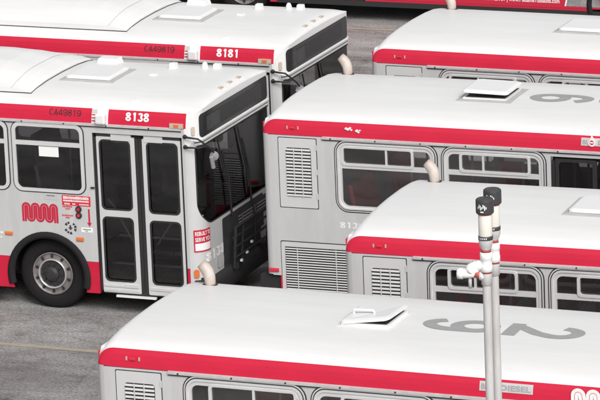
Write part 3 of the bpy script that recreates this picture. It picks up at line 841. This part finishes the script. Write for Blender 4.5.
def roof_gear(bus):
    XA = LEN
    # fairing over the roof unit
    def sec(x, h, e):
        y0, y1 = .29, 2.30; r = []; n = 14
        r.append((x, y0, zroof(min(x, 11.5), y0) - .03))
        for k in range(n + 1):
            t = k / n; y = y0 + (y1 - y0) * t; u = min(t, 1 - t) * (y1 - y0)
            f = min(1, u / .75); f = 1 - (1 - f) ** 1.7
            r.append((x, y, zroof(min(x, 11.5), y0) * (1 - f) + zprof(WID / 2) * f + e + (h - e) * f))
        r.append((x, y1, zroof(min(x, 11.5), y1) - .03)); return r
    mb = MB(); rows = [[(XA - 2.512, p[1], zroof(XA - 2.51, p[1]) - .02) for p in sec(XA - 2.51, .012, .012)], sec(XA - 2.51, .03, .012), sec(XA - 2.56, .055, .03), sec(XA - 2.70, .105, .06), sec(XA - 2.9, .155, .075), sec(XA - 3.15, .20, .08), sec(XA - 3.5, .225, .08), sec(XA - 4.6, .235, .08), sec(XA - 6.6, .235, .08), sec(XA - 7.0, .15, .06), sec(XA - 7.2, .02, .012)]
    mb.grid(rows); h = link('roof_fairing', mb.mesh('fair'), 'roof', bus)
    mb = MB(); mb.grid([[(XA - 2.80 + .004 * k, y, z + .003) for (_, y, z) in sec(XA - 2.80, .1315, .069)[1:-1]] for k in (0, 2)])
    link('fairing_seam', mb.mesh('fs'), 'lgrey', h)
    mb = MB(); mb.grid([[(x, .286, zroof(x, .286) - .01), (x, .286, zroof(x, .286) + .014)] for x in (XA - 6.8, XA - 5, XA - 4, XA - 2.50)]); mb.grid([[(XA - 2.506, y, zroof(XA - 2.5, y) - .01), (XA - 2.506, y, zroof(XA - 2.5, y) + .014)] for y in (.286, .45, .8, 1.3, 1.8, 2.1, 2.3)]); link('fairing_shadow_gap', mb.mesh('fg'), 'dark', h)  # dark strips painted as the shadow gap along the fairing's lower edge
    hatch(bus, XA - 2.36, XA - 1.57, .87, 1.68, 'closed')
    def blk(name, x, y, sx, sy, h, m='white', taper=.15):
        z = zroof(x, y) - .01; mb = MB()
        mb.hexa([(x - sx, y - sy, z), (x + sx, y - sy, z), (x + sx, y + sy, z), (x - sx, y + sy, z)], [(x - sx * (1 - taper), y - sy * (1 - taper), z + h), (x + sx * (1 - taper), y - sy * (1 - taper), z + h), (x + sx * (1 - taper), y + sy * (1 - taper), z + h), (x - sx * (1 - taper), y + sy * (1 - taper), z + h)])
        return link(name, mb.mesh(name), m, bus)
    blk('roof_vent', XA - 2.16, 2.12, .16, .10, .085)
    blk('antenna_box', XA - 1.13, 1.95, .05, .05, .085)
    blk('antenna_box', XA - .55, 2.12, .052, .045, .075)
    blk('roof_knob', XA - 1.2, 1.42, .05, .04, .035, 'roof')
    blk('roof_knob', XA - .96, .25, .035, .03, .03, 'white')
    x, y = XA - .72, 2.08; z = zroof(x, y); mb = MB().lathe([(.048, -.01), (.047, .02), (.034, .065), (.02, .085), (.001, .09)], (x, y, z), 'z', 16); link('antenna_cone', mb.mesh('cone'), 'white', bus, smooth=True)
    # stripe lettering and lamps
    return

def side_front_graphics(bus, number, plate_no, full=True):
    XA = LEN
    def tx(s, x0, x1, z0, z1, m, bold):
        vs = lambda u, v, q: off((x0 + u * (x1 - x0), covey(z0 + v * (z1 - z0)) - .004 - .0006 * q, z0 + v * (z1 - z0)))
        return link('fleet_number' if m == 'paper' else 'licence_lettering', block_text(s, vs, bold), m, bus)
    tx(plate_no, XA - 2.12, XA - 1.655, 2.735, 2.815, 'ink', .058)
    tx(number, XA - 1.005, XA - .665, 2.712, 2.822, 'paper', .098)
    mb = MB(); mb.box(XA - 1.42, XA - 1.275, -.075, .03, 2.655, 2.80); cb = link('camera_pod', mb.mesh('pod'), 'white', bus)
    bev(cb, .025)
    decal(bus, 'reflective_tab', XA - 1.495, XA - 1.42, 2.79, 2.835, 'lgrey', tilt=True)
    for z in (2.68, 2.72, 2.76): decal(bus, 'reflective_tab', XA - 1.495, XA - 1.43, z, z + .015, 'redd', tilt=True)
    mb = MB(); mb.box(XA - .36, XA - .17, -.02, .03, 2.655, 2.715); mk = link('stripe_lamp', mb.mesh('sl'), 'pale', bus)
    mb = MB(); mb.box(XA - .30, XA - .23, -.026, -.019, 2.667, 2.705); link('stripe_lamp_lens', mb.mesh('sll'), 'amber', mk)
    lens(bus, 'side_marker', XA - 2.87, XA - 2.755, 1.025, 1.075, 'amber'); lens(bus, 'side_marker', XA - 1.81, XA - 1.70, 1.005, 1.06, 'amber')
    if not full: return
    w = link('transit_mark', worm(XA - 2.60, XA - 2.06, 1.235, 1.50, -.004), 'redd', bus)
    link('mark_lines', worm(XA - 2.60, XA - 2.06, 1.235, 1.50, -.006, True), 'lgrey', w)
    s = decal(bus, 'notice_sign', XA - 1.995, XA - 1.575, 1.495, 1.635, 'redlens', rad=.01)
    def bars(name, par, m, lines, y=-.0065):
        for (x0, x1, z0, z1, n) in lines:
            mb = MB(); step = (x1 - x0) / n; x = x0
            while x < x1 - .004:
                wv = min(step * random.uniform(.35, .8), x1 - x); mb.box(x, x + wv, y, y + .001, z0, z1 - random.uniform(0, .2) * (z1 - z0)); x += wv + step * .22
            link(name, mb.mesh(name), m, par)
    bars('notice_print', s, 'paper', [(XA - 1.975, XA - 1.60, 1.585, 1.625, 14), (XA - 1.975, XA - 1.60, 1.55, 1.575, 16), (XA - 1.96, XA - 1.88, 1.508, 1.532, 3), (XA - 1.84, XA - 1.80, 1.508, 1.532, 1), (XA - 1.74, XA - 1.60, 1.51, 1.527, 6)])
    for z, m in ((1.45, 'redd'), (1.365, 'redlens')):
        mb = MB(); mb.lathe([(.045, 0), (.045, -.014), (.036, -.02), (.001, -.021)], (XA - 1.755, 0, z), 'y', 20); bt = link('call_button', mb.mesh('cb'), 'black', bus)
        mb = MB(); mb.lathe([(.022, -.02), (.022, -.028), (.001, -.029)], (XA - 1.755, 0, z), 'y', 16); link('button_cap', mb.mesh('cap'), m, bt)
    bars('button_print', bus, 'redlens', [(XA - 1.99, XA - 1.85, 1.468, 1.49, 5), (XA - 1.95, XA - 1.88, 1.438, 1.457, 3), (XA - 2.005, XA - 1.84, 1.345, 1.367, 6), (XA - 1.95, XA - 1.89, 1.315, 1.335, 2)], -.004)
    mb = MB(); x = XA - 1.605
    plate(mb, [(x - .012, 1.27), (x + .012, 1.27), (x + .012, 1.46), (x - .012, 1.46)], -.002, -.004); plate(mb, [(x, 1.215), (x + .034, 1.272), (x - .034, 1.272)], -.002, -.0045); link('arrow_mark', mb.mesh('arr'), 'redd', bus)
    mb = MB(); cx, cz = XA - 1.89, 1.185
    for k in range(11):
        if k in (2, 5, 9): continue
        a0 = 2 * math.pi * k / 11; rows = []
        for j in range(4):
            a = a0 + .42 * j / 3; rows.append([(cx + .058 * math.cos(a), -.004, cz + .058 * math.sin(a)), (cx + (.086 if k % 2 else .092) * math.cos(a), -.004, cz + (.086 if k % 2 else .092) * math.sin(a))])
        mb.grid(rows)
    mb.box(cx - .012, cx + .012, -.005, -.004, cz - .03, cz + .035); mb.box(cx - .03, cx + .03, -.0048, -.0042, cz - .01, cz + .004)
    link('round_emblem', mb.mesh('emb'), 'dark', bus)
    pl = decal(bus, 'white_plate', XA - 1.73, XA - 1.56, 1.135, 1.20, 'paper', rad=.006); bars('plate_print', pl, 'dark', [(XA - 1.70, XA - 1.59, 1.17, 1.182, 6), (XA - 1.67, XA - 1.63, 1.148, 1.158, 2)])
    pl = decal(bus, 'grey_plate', XA - 2.26, XA - 2.06, 1.56, 1.655, 'lgrey', rad=.004); bars('plate_print', pl, 'dark', [(XA - 2.22, XA - 2.10, 1.61, 1.622, 6)])
    mb = MB(); mb.box(XA - 2.30, XA - 2.01, .003, .006, 2.155, 2.295); link('window_notice', mb.mesh('wn'), 'paper', bus)
    mb = MB(); mb.box(XA - 1.555, XA - 1.50, -.02, -.004, 1.755, 1.775); link('door_pin', mb.mesh('dp'), 'black', bus)
    bars('tail_print', bus, 'paper', [(XA - 3.02, XA - 2.90, 1.04, 1.075, 2), (XA - 3.05, XA - 2.92, .98, 1.0, 4)], -.004)

def bev(o, w, seg=2):
    m = o.modifiers.new('bevel', 'BEVEL'); m.width = w; m.segments = seg; return o

def biodiesel(bus, x0=4.40):
    l = decal(bus, 'fuel_label', x0, x0 + .585, 2.722, 2.818, 'lgrey', tilt=True)
    def tx(s, a, b):
        link('label_lettering', text_mesh(s, lambda u, v: off((x0 + a + u * (b - a), covey(2.74 + v * .058) - .0075, 2.74 + v * .058)), .03), 'grey', l)
    tx('BI', .02, .075); tx('DIESEL', .225, .565)
    mb = MB(); c = (x0 + .148, 2.765); pts = []
    for k in range(24):
        a = 2 * math.pi * k / 24; r = .048; x, z = r * math.cos(a), r * math.sin(a)
        if z > .02: z = .02 + (z - .02) * 3.0; x *= max(.0, 1 - (z - .02) / .095)
        pts.append((c[0] + x, c[1] + z))
    plate(mb, pts, .012, -.006 + .012 - .012); link('drop_mark', mb.mesh('drop'), 'paper', l)
    mb = MB(); plate(mb, [(c[0] + .030 * math.cos(2 * math.pi * k / 20), c[1] + .005 + .030 * math.sin(2 * math.pi * k / 20)) for k in range(20)], -.005, -.008); link('drop_ring', mb.mesh('ring'), 'redlens', l)
    mb = MB(); plate(mb, rrect(c[0] - .024, c[0] + .024, c[1] - .004, c[1] + .014, .004, 2), -.007, -.0095); link('drop_bar', mb.mesh('bar'), 'paper', l)

def place_rear(x, y, h):   # rear-right ground corner -> centre
    c, s = math.cos(h), math.sin(h); return (x + c * LEN / 2 - s * WID / 2, y + s * LEN / 2 + c * WID / 2, 0)
def place_front(x, y, h):
    c, s = math.cos(h), math.sin(h); return (x - c * LEN / 2 - s * WID / 2, y - s * LEN / 2 + c * WID / 2, 0)

# ------------------------------------------------------------------ buses
a = city_bus('silver city bus with red roof stripe, front number 8138 and closed folding front doors', place_front(0, 0, 0), 0, '8138', hump=True, hatch_state=None, stripe_gap=True, glass_side='glassd')
side_front_graphics(a, '8138', 'CA49819')
b = city_bus('white roofed city bus numbered 8181 parked beyond the bus 8138, its windscreen half hidden', place_front(-.2764, 3.7842, -.0006), -.0006, '8181', hump=True, hatch_state=None, stripe_gap=True, glass_side='glassd')
side_front_graphics(b, '8181', 'CA49819', full=False)
m_ = city_bus('city bus with its tail before the nose of bus 8138, propped roof hatch lid', place_rear(.9163, -.0003, .013), .013, '8136', hatch_state='open', sliders=((1.14, 2.14, 1.75), (2.765, 3.725, 3.075)), roofnum='8136', sidenum=True)
biodiesel(m_, 4.40)
mb = MB()
for (cx, cz, r) in ((1.21, 2.775, .016), (1.24, 2.765, .02), (1.265, 2.778, .018), (1.285, 2.758, .012), (1.36, 2.75, .02), (1.385, 2.742, .022), (1.40, 2.757, .014)):
    plate(mb, [(cx + r * random.uniform(.7, 1.15) * math.cos(k * .7), cz + r * random.uniform(.6, 1.0) * math.sin(k * .7)) for k in range(9)], .03, .004)
link('bird_splash', mb.mesh('splash'), 'paper', m_)
link('interior_light', MB().hexa([(3.20, .5, 2.33), (3.62, .5, 2.33), (3.60, .5, 2.40), (3.20, .5, 2.40)], [(3.20, .9, 2.36), (3.62, .9, 2.36), (3.60, .9, 2.43), (3.20, .9, 2.43)]).mesh('il'), 'paper', m_)
t3 = city_bus('city bus behind the capped vent poles, between the nearest bus and bus 8136', place_rear(4.0496, -5.1232, .0328), .0328, None, hatch_state='closed', sliders=((1.30, 2.15, 1.62), (2.86, 3.78, 3.2)))
f_ = city_bus('nearest city bus, filling the bottom edge, with ajar roof hatch and grey roof number 29', place_rear(3.0451, -9.952, -.0064), -.0064, None, hatch_state='wind', sliders=((1.345, 2.36, 1.85), (2.86, 3.78, 3.2)), roofnum='29')
biodiesel(f_, 4.40)
w = link('transit_mark', worm(5.40, 6.05, 2.665, 2.835, -.002), 'paper', f_); link('mark_lines', worm(5.40, 6.05, 2.665, 2.835, -.0045, True), 'redlens', w)
t_ = city_bus('farthest silver city bus with red roof stripe, directly in front of the red advertising bus', place_rear(.8696, 4.1782, -.0121), -.0121, None, hatch_state='closed', sliders=((1.2, 2.2, 1.62), (2.86, 3.78, 3.2)))

# advertising bus in the back lane
ad = city_bus('bus wrapped in a dark red attraction advert, behind all the silver buses', place_rear(-9.68, 17.8, 0), 0, None, whole_red=True, detail=False, hatch_state='closed')
def adx(x): return x + 9.68
ap = decal(ad, 'advert_panel', adx(-4.05), adx(1.5), .415, 1.60, 'redd', -.006)
link('advert_lettering', side_text('Opportunities and', adx(-3.62), adx(-2.60), .475, .565, -.010, .012), 'paper', ap)
link('advert_lettering', side_text('Minutes from PIER 39 | www.MadameTussauds.com', adx(-2.53), adx(-.83), .47, .575, -.010, .014), 'paper', ap)
link('advert_heading', side_text('Attraction', adx(-2.4), adx(-.9), .62, .86, -.010, .02), 'orange', ap)
mb = MB(); plate(mb, [(adx(-.72), .45), (adx(-.10), .45), (adx(-.12), .80), (adx(-.25), 1.15), (adx(-.35), 1.4), (adx(-.5), 1.42), (adx(-.58), 1.1), (adx(-.64), .8)], -.006, -.009); link('advert_figure', mb.mesh('fig'), 'pole_ad', ap)
mb = MB(); plate(mb, [(adx(-.74), .45), (adx(-.715), .45), (adx(-.60), .95), (adx(-.63), .95)], -.008, -.011); link('advert_trim', mb.mesh('trim'), 'paper', ap)
decal(ad, 'advert_patch', adx(-5.3), adx(-4.62), .385, 1.2, 'redlens', -.006)
decal(ad, 'black_skirt', adx(-6.1), adx(2.0), .285, .378, 'black', -.012)

# ------------------------------------------------------------------ vent poles
def vent_pole(label, x, y, top, branch=False):
    root = bpy.data.objects.new('vent_pole', None); C.objects.link(root); root.location = (x, y, 0)
    tag(root, label, 'vent pole', 'capped vent poles by the nearest bus')
    def part(name, mb, m, sm=True, par=None): return link(name, mb.mesh(name, ofs=False), m, par or root, smooth=sm)
    def lt(prof): return MB().lathe(prof, (0, 0, 0), 'z', 24)
    T = top
    c = part('cap', lt([(.001, T + .004), (.070, T + .002), (.083, T - .008), (.085, T - .02), (.085, T - .13), (.080, T - .14), (.055, T - .14)]), 'cap', False)
    lm = MB()
    for k in range(7):
        a0 = R(-120 + 9 * k); zz = T - .085 + .012 * math.sin(k * 2.1)
        lm.grid([[(.0862 * math.cos(a0 + d), .0862 * math.sin(a0 + d), zz), (.0862 * math.cos(a0 + d), .0862 * math.sin(a0 + d), zz + .022 + .012 * (k % 3))] for d in (0, .11)])
    lm.grid([[(.0862 * math.cos(R(-100 + 3 * k)), .0862 * math.sin(R(-100 + 3 * k)), T - .118), (.0862 * math.cos(R(-100 + 3 * k)), .0862 * math.sin(R(-100 + 3 * k)), T - .106)] for k in range(8)])
    part('cap_logo', lm, 'pvc', False, c)
    part('red_collar', lt([(.066, T - .138), (.066, T - .153), (.06, T - .155)]), 'redring')
    part('filter_tube', lt([(.062, T - .15), (.064, T - .155), (.065, T - .36), (.062, T - .37)]), 'cream')
    b = part('black_band', lt([(.066, T - .355), (.069, T - .357), (.069, T - .393), (.066, T - .395)]), 'cap')
    lm = MB()
    for k in range(5):
        a0 = R(-125 + 14 * k); lm.grid([[(.070 * math.cos(a0 + d), .070 * math.sin(a0 + d), T - .383), (.070 * math.cos(a0 + d), .070 * math.sin(a0 + d), T - .367)] for d in (0, .12)])
    part('band_print', lm, 'pvc', False, b)
    part('reducer', lt([(.067, T - .393), (.067, T - .425), (.058, T - .46), (.042, T - .49), (.042, T - .51)]), 'pvcgrey')
    part('lower_collar', lt([(.046, T - .49), (.046, T - .518), (.04, T - .52)]), 'redring')
    part('tee_fitting', lt([(.05, T - .515), (.058, T - .52), (.058, T - .58), (.054, T - .585), (.054, T - .64), (.058, T - .645), (.058, T - .70), (.05, T - .705)]), 'pvc')
    part('lower_collar', lt([(.047, T - .70), (.047, T - .722), (.042, T - .724)]), 'redring')
    part('coupling', lt([(.05, T - .72), (.051, T - .725), (.051, T - .83), (.042, T - .835)]), 'pvcgrey')
    part('pipe', lt([(.040, T - .83), (.040, 0.0)]), 'pvcgrey')
    part('ground_flange', lt([(.047, .05), (.12, .04), (.12, .0)]), 'pvcgrey', False)
    if branch:
        z = T - .66
        e = MB(); e.tube([(0, 0, z + .03), (-.09, .0, z + .0), (-.13, .0, z - .03)], .05, 14); e.tube([(-.09, 0, z - .0), (-.15, 0, z - .035), (-.155, 0, z - .06)], [.055, .06, .058], 14)
        e.tube([(-.26, -.03, z - .075), (-.20, -.02, z - .075), (-.11, 0, z - .07)], [.045, .045, .04], 14); e.tube([(-.275, -.03, z - .075), (-.225, -.024, z - .075)], .053, 14)
        part('elbow', e, 'pvc'); q = MB(); q.tube([(-.11, 0, z - .075), (-.05, 0, z - .085)], .04, 12); part('branch_collar', q, 'redring')
        q = MB(); q.tube([(-.06, 0, z - .085), (0, 0, z - .09)], .05, 12); part('branch_socket', q, 'pvc')
        q = MB(); q.tube([(-.165, .0, z - .10), (-.165, 0, z - .22)], .017, 10); part('drain_stub', q, 'pvcgrey')
    return root
vent_pole('nearer white vent pole with black cap and a side elbow fitting, left of the pair', 8.815, -13.5, 5.79, True)
vent_pole('farther white vent pole with black cap and no side fitting, right of the pair', 8.822, -13.30, 5.83)

# ------------------------------------------------------------------ ground
def ground_mat():
    m = bpy.data.materials.new('worn_asphalt'); m.use_nodes = True; nt = m.node_tree; b = nt.nodes['Principled BSDF']; b.inputs['Roughness'].default_value = .9
    tc = nt.nodes.new('ShaderNodeTexCoord')
    def noise(s, d, r, st=(1, 1, 1)):
        mp = nt.nodes.new('ShaderNodeMapping'); mp.inputs['Scale'].default_value = st; nt.links.new(tc.outputs['Object'], mp.inputs['Vector'])
        n = nt.nodes.new('ShaderNodeTexNoise'); n.inputs['Scale'].default_value = s; n.inputs['Detail'].default_value = d; n.inputs['Roughness'].default_value = r
        nt.links.new(mp.outputs[0], n.inputs['Vector']); return n
    n1 = noise(1.7, 9, .72, (.5, 1, 1)); n2 = noise(26, 5, .7); n3 = noise(.35, 6, .6, (.4, 1.2, 1))
    def ramp(n, p0, c0, p1, c1):
        r = nt.nodes.new('ShaderNodeValToRGB'); r.color_ramp.elements[0].position = p0; r.color_ramp.elements[0].color = (*c0, 1); r.color_ramp.elements[1].position = p1; r.color_ramp.elements[1].color = (*c1, 1)
        nt.links.new(n.outputs['Fac'], r.inputs['Fac']); return r
    def mul(a, c):
        x = nt.nodes.new('ShaderNodeMix'); x.data_type = 'RGBA'; x.blend_type = 'MULTIPLY'; x.inputs['Factor'].default_value = 1
        nt.links.new(a.outputs[0] if a.type != 'MIX' else a.outputs['Result'], x.inputs['A']); nt.links.new(c.outputs[0], x.inputs['B']); return x
    r1 = ramp(n1, .38, (.215, .207, .204), .64, (.385, .378, .374)); r2 = ramp(n2, .32, (.45, .445, .44), .66, (1.35, 1.34, 1.33)); r3 = ramp(n3, .36, (.62, .60, .60), .56, (1, 1, 1))
    n4 = noise(1.1, 5, .75); r4 = ramp(n4, .32, (.50, .49, .49), .44, (1, 1, 1))
    vm = nt.nodes.new('ShaderNodeMix'); vm.data_type = 'RGBA'; vm.inputs['Factor'].default_value = .25
    n5 = noise(1.5, 4, .6); nt.links.new(tc.outputs['Object'], vm.inputs['A']); nt.links.new(n5.outputs['Color'], vm.inputs['B'])
    vo = nt.nodes.new('ShaderNodeTexVoronoi'); vo.feature = 'DISTANCE_TO_EDGE'; vo.inputs['Scale'].default_value = .55; nt.links.new(vm.outputs['Result'], vo.inputs['Vector'])
    r5 = nt.nodes.new('ShaderNodeValToRGB'); r5.color_ramp.elements[0].position = .002; r5.color_ramp.elements[0].color = (.82, .815, .81, 1); r5.color_ramp.elements[1].position = .010; nt.links.new(vo.outputs['Distance'], r5.inputs['Fac'])
    x = mul(mul(mul(mul(r1, r2), r3), r4), r5); nt.links.new(x.outputs['Result'], b.inputs['Base Color'])
    bp = nt.nodes.new('ShaderNodeBump'); bp.inputs['Strength'].default_value = .5; bp.inputs['Distance'].default_value = .01; nt.links.new(n2.outputs['Fac'], bp.inputs['Height']); nt.links.new(bp.outputs[0], b.inputs['Normal'])
    return m
M['asphalt'] = ground_mat()
mb = MB(); mb.grid([[(x, y, 0) for y in (-400, -60, 0, 60, 400)] for x in (-400, -60, 0, 60, 400)])
tag(link('ground', mb.mesh('ground', ofs=False), 'asphalt'), kind='structure')
def line(y, w, x0, x1, m='yellow', ang=0.):
    mb = MB(); n = 60; rows = []
    for k in range(n + 1):
        x = x0 + (x1 - x0) * k / n; j = random.uniform(-.008, .008); yy = y + ang * x; rows.append([(x, yy - w / 2 + j, .004), (x, yy + w / 2 + j, .004)])
    mb.grid(rows)
    return tag(link('lane_marking', mb.mesh('line', ofs=False), m), kind='structure')
line(-1.60, .11, -30, 40); line(17.25, .11, -30, 40)
# oil stains on the tarmac
def stain_mat():
    m = bpy.data.materials.new('oil_stain'); m.use_nodes = True; nt = m.node_tree; b = nt.nodes['Principled BSDF']; b.inputs['Base Color'].default_value = (.07, .06, .06, 1); b.inputs['Roughness'].default_value = .8
    tc = nt.nodes.new('ShaderNodeTexCoord'); n = nt.nodes.new('ShaderNodeTexNoise'); n.inputs['Scale'].default_value = 2.2; n.inputs['Detail'].default_value = 8; n.inputs['Roughness'].default_value = .7
    nt.links.new(tc.outputs['Object'], n.inputs['Vector']); r = nt.nodes.new('ShaderNodeValToRGB'); r.color_ramp.elements[0].position = .53; r.color_ramp.elements[1].position = .66; r.color_ramp.elements[1].color = (.7, .7, .7, 1); r.color_ramp.elements[0].color = (0, 0, 0, 1)
    nt.links.new(n.outputs['Fac'], r.inputs['Fac']); nt.links.new(r.outputs['Color'], b.inputs['Alpha']); return m
M['stain'] = stain_mat()

# ------------------------------------------------------------------ camera
cam = bpy.data.cameras.new('camera'); co = bpy.data.objects.new('camera', cam); C.objects.link(co)
F_, TH, PSI, ROLL, H, CX, CY = 4117.858, .26, .3877, .0397, 15.6575, 21.1779, -48.2974
import json
FULL = dict(f=F_, th=TH, psi=PSI, roll=ROLL, H=H, cx=CX, cy=CY)
th, ps, rl = FULL['th'], FULL['psi'], FULL['roll']
Fv = Vector((-math.sin(ps) * math.cos(th), math.cos(ps) * math.cos(th), -math.sin(th)))
Rv = Vector((math.cos(ps), math.sin(ps), 0)); Uv = Rv.cross(Fv)
c_, s_ = math.cos(rl), math.sin(rl); R2 = c_ * Rv - s_ * Uv; U2 = s_ * Rv + c_ * Uv
mw = Matrix.Identity(4)
for i in range(3): mw[i][0] = R2[i]; mw[i][1] = U2[i]; mw[i][2] = -Fv[i]
mw[0][3], mw[1][3], mw[2][3] = FULL['cx'], FULL['cy'], FULL['H']
co.matrix_world = mw
cam.sensor_width = 36; cam.sensor_fit = 'HORIZONTAL'; cam.lens = 36 * FULL['f'] / 600
cam.clip_start = 1; cam.clip_end = 2000
SC.camera = co

# ------------------------------------------------------------------ light
W = bpy.data.worlds.new('World'); SC.world = W; W.use_nodes = True; nt = W.node_tree
bg = nt.nodes['Background']; sky = nt.nodes.new('ShaderNodeTexSky'); sky.sky_type = 'NISHITA'; sky.sun_disc = False
EL, AZ = R(42), R(142)      # compass azimuth (clockwise from +Y)
sky.sun_elevation = EL; sky.sun_rotation = AZ; sky.dust_density = 4; sky.air_density = 1
hs = nt.nodes.new('ShaderNodeHueSaturation'); hs.inputs['Saturation'].default_value = .12
nt.links.new(sky.outputs[0], hs.inputs['Color']); nt.links.new(hs.outputs[0], bg.inputs['Color']); bg.inputs['Strength'].default_value = .10
sl = bpy.data.lights.new('sun', 'SUN'); so = bpy.data.objects.new('sun', sl); C.objects.link(so)
sl.energy = 1.5; sl.angle = R(25); sl.color = (1, .97, .94)
d = Vector((math.sin(AZ) * math.cos(EL), math.cos(AZ) * math.cos(EL), math.sin(EL)))
so.rotation_euler = d.to_track_quat('Z', 'Y').to_euler(); so.location = (0, 0, 40)
vs = SC.view_settings; vs.view_transform = 'Standard'; vs.look = 'None'; vs.gamma = 1; vs.use_curve_mapping = False; vs.exposure = .50
SC.cycles.use_denoising = True; SC.cycles.max_bounces = 8; SC.cycles.transparent_max_bounces = 12
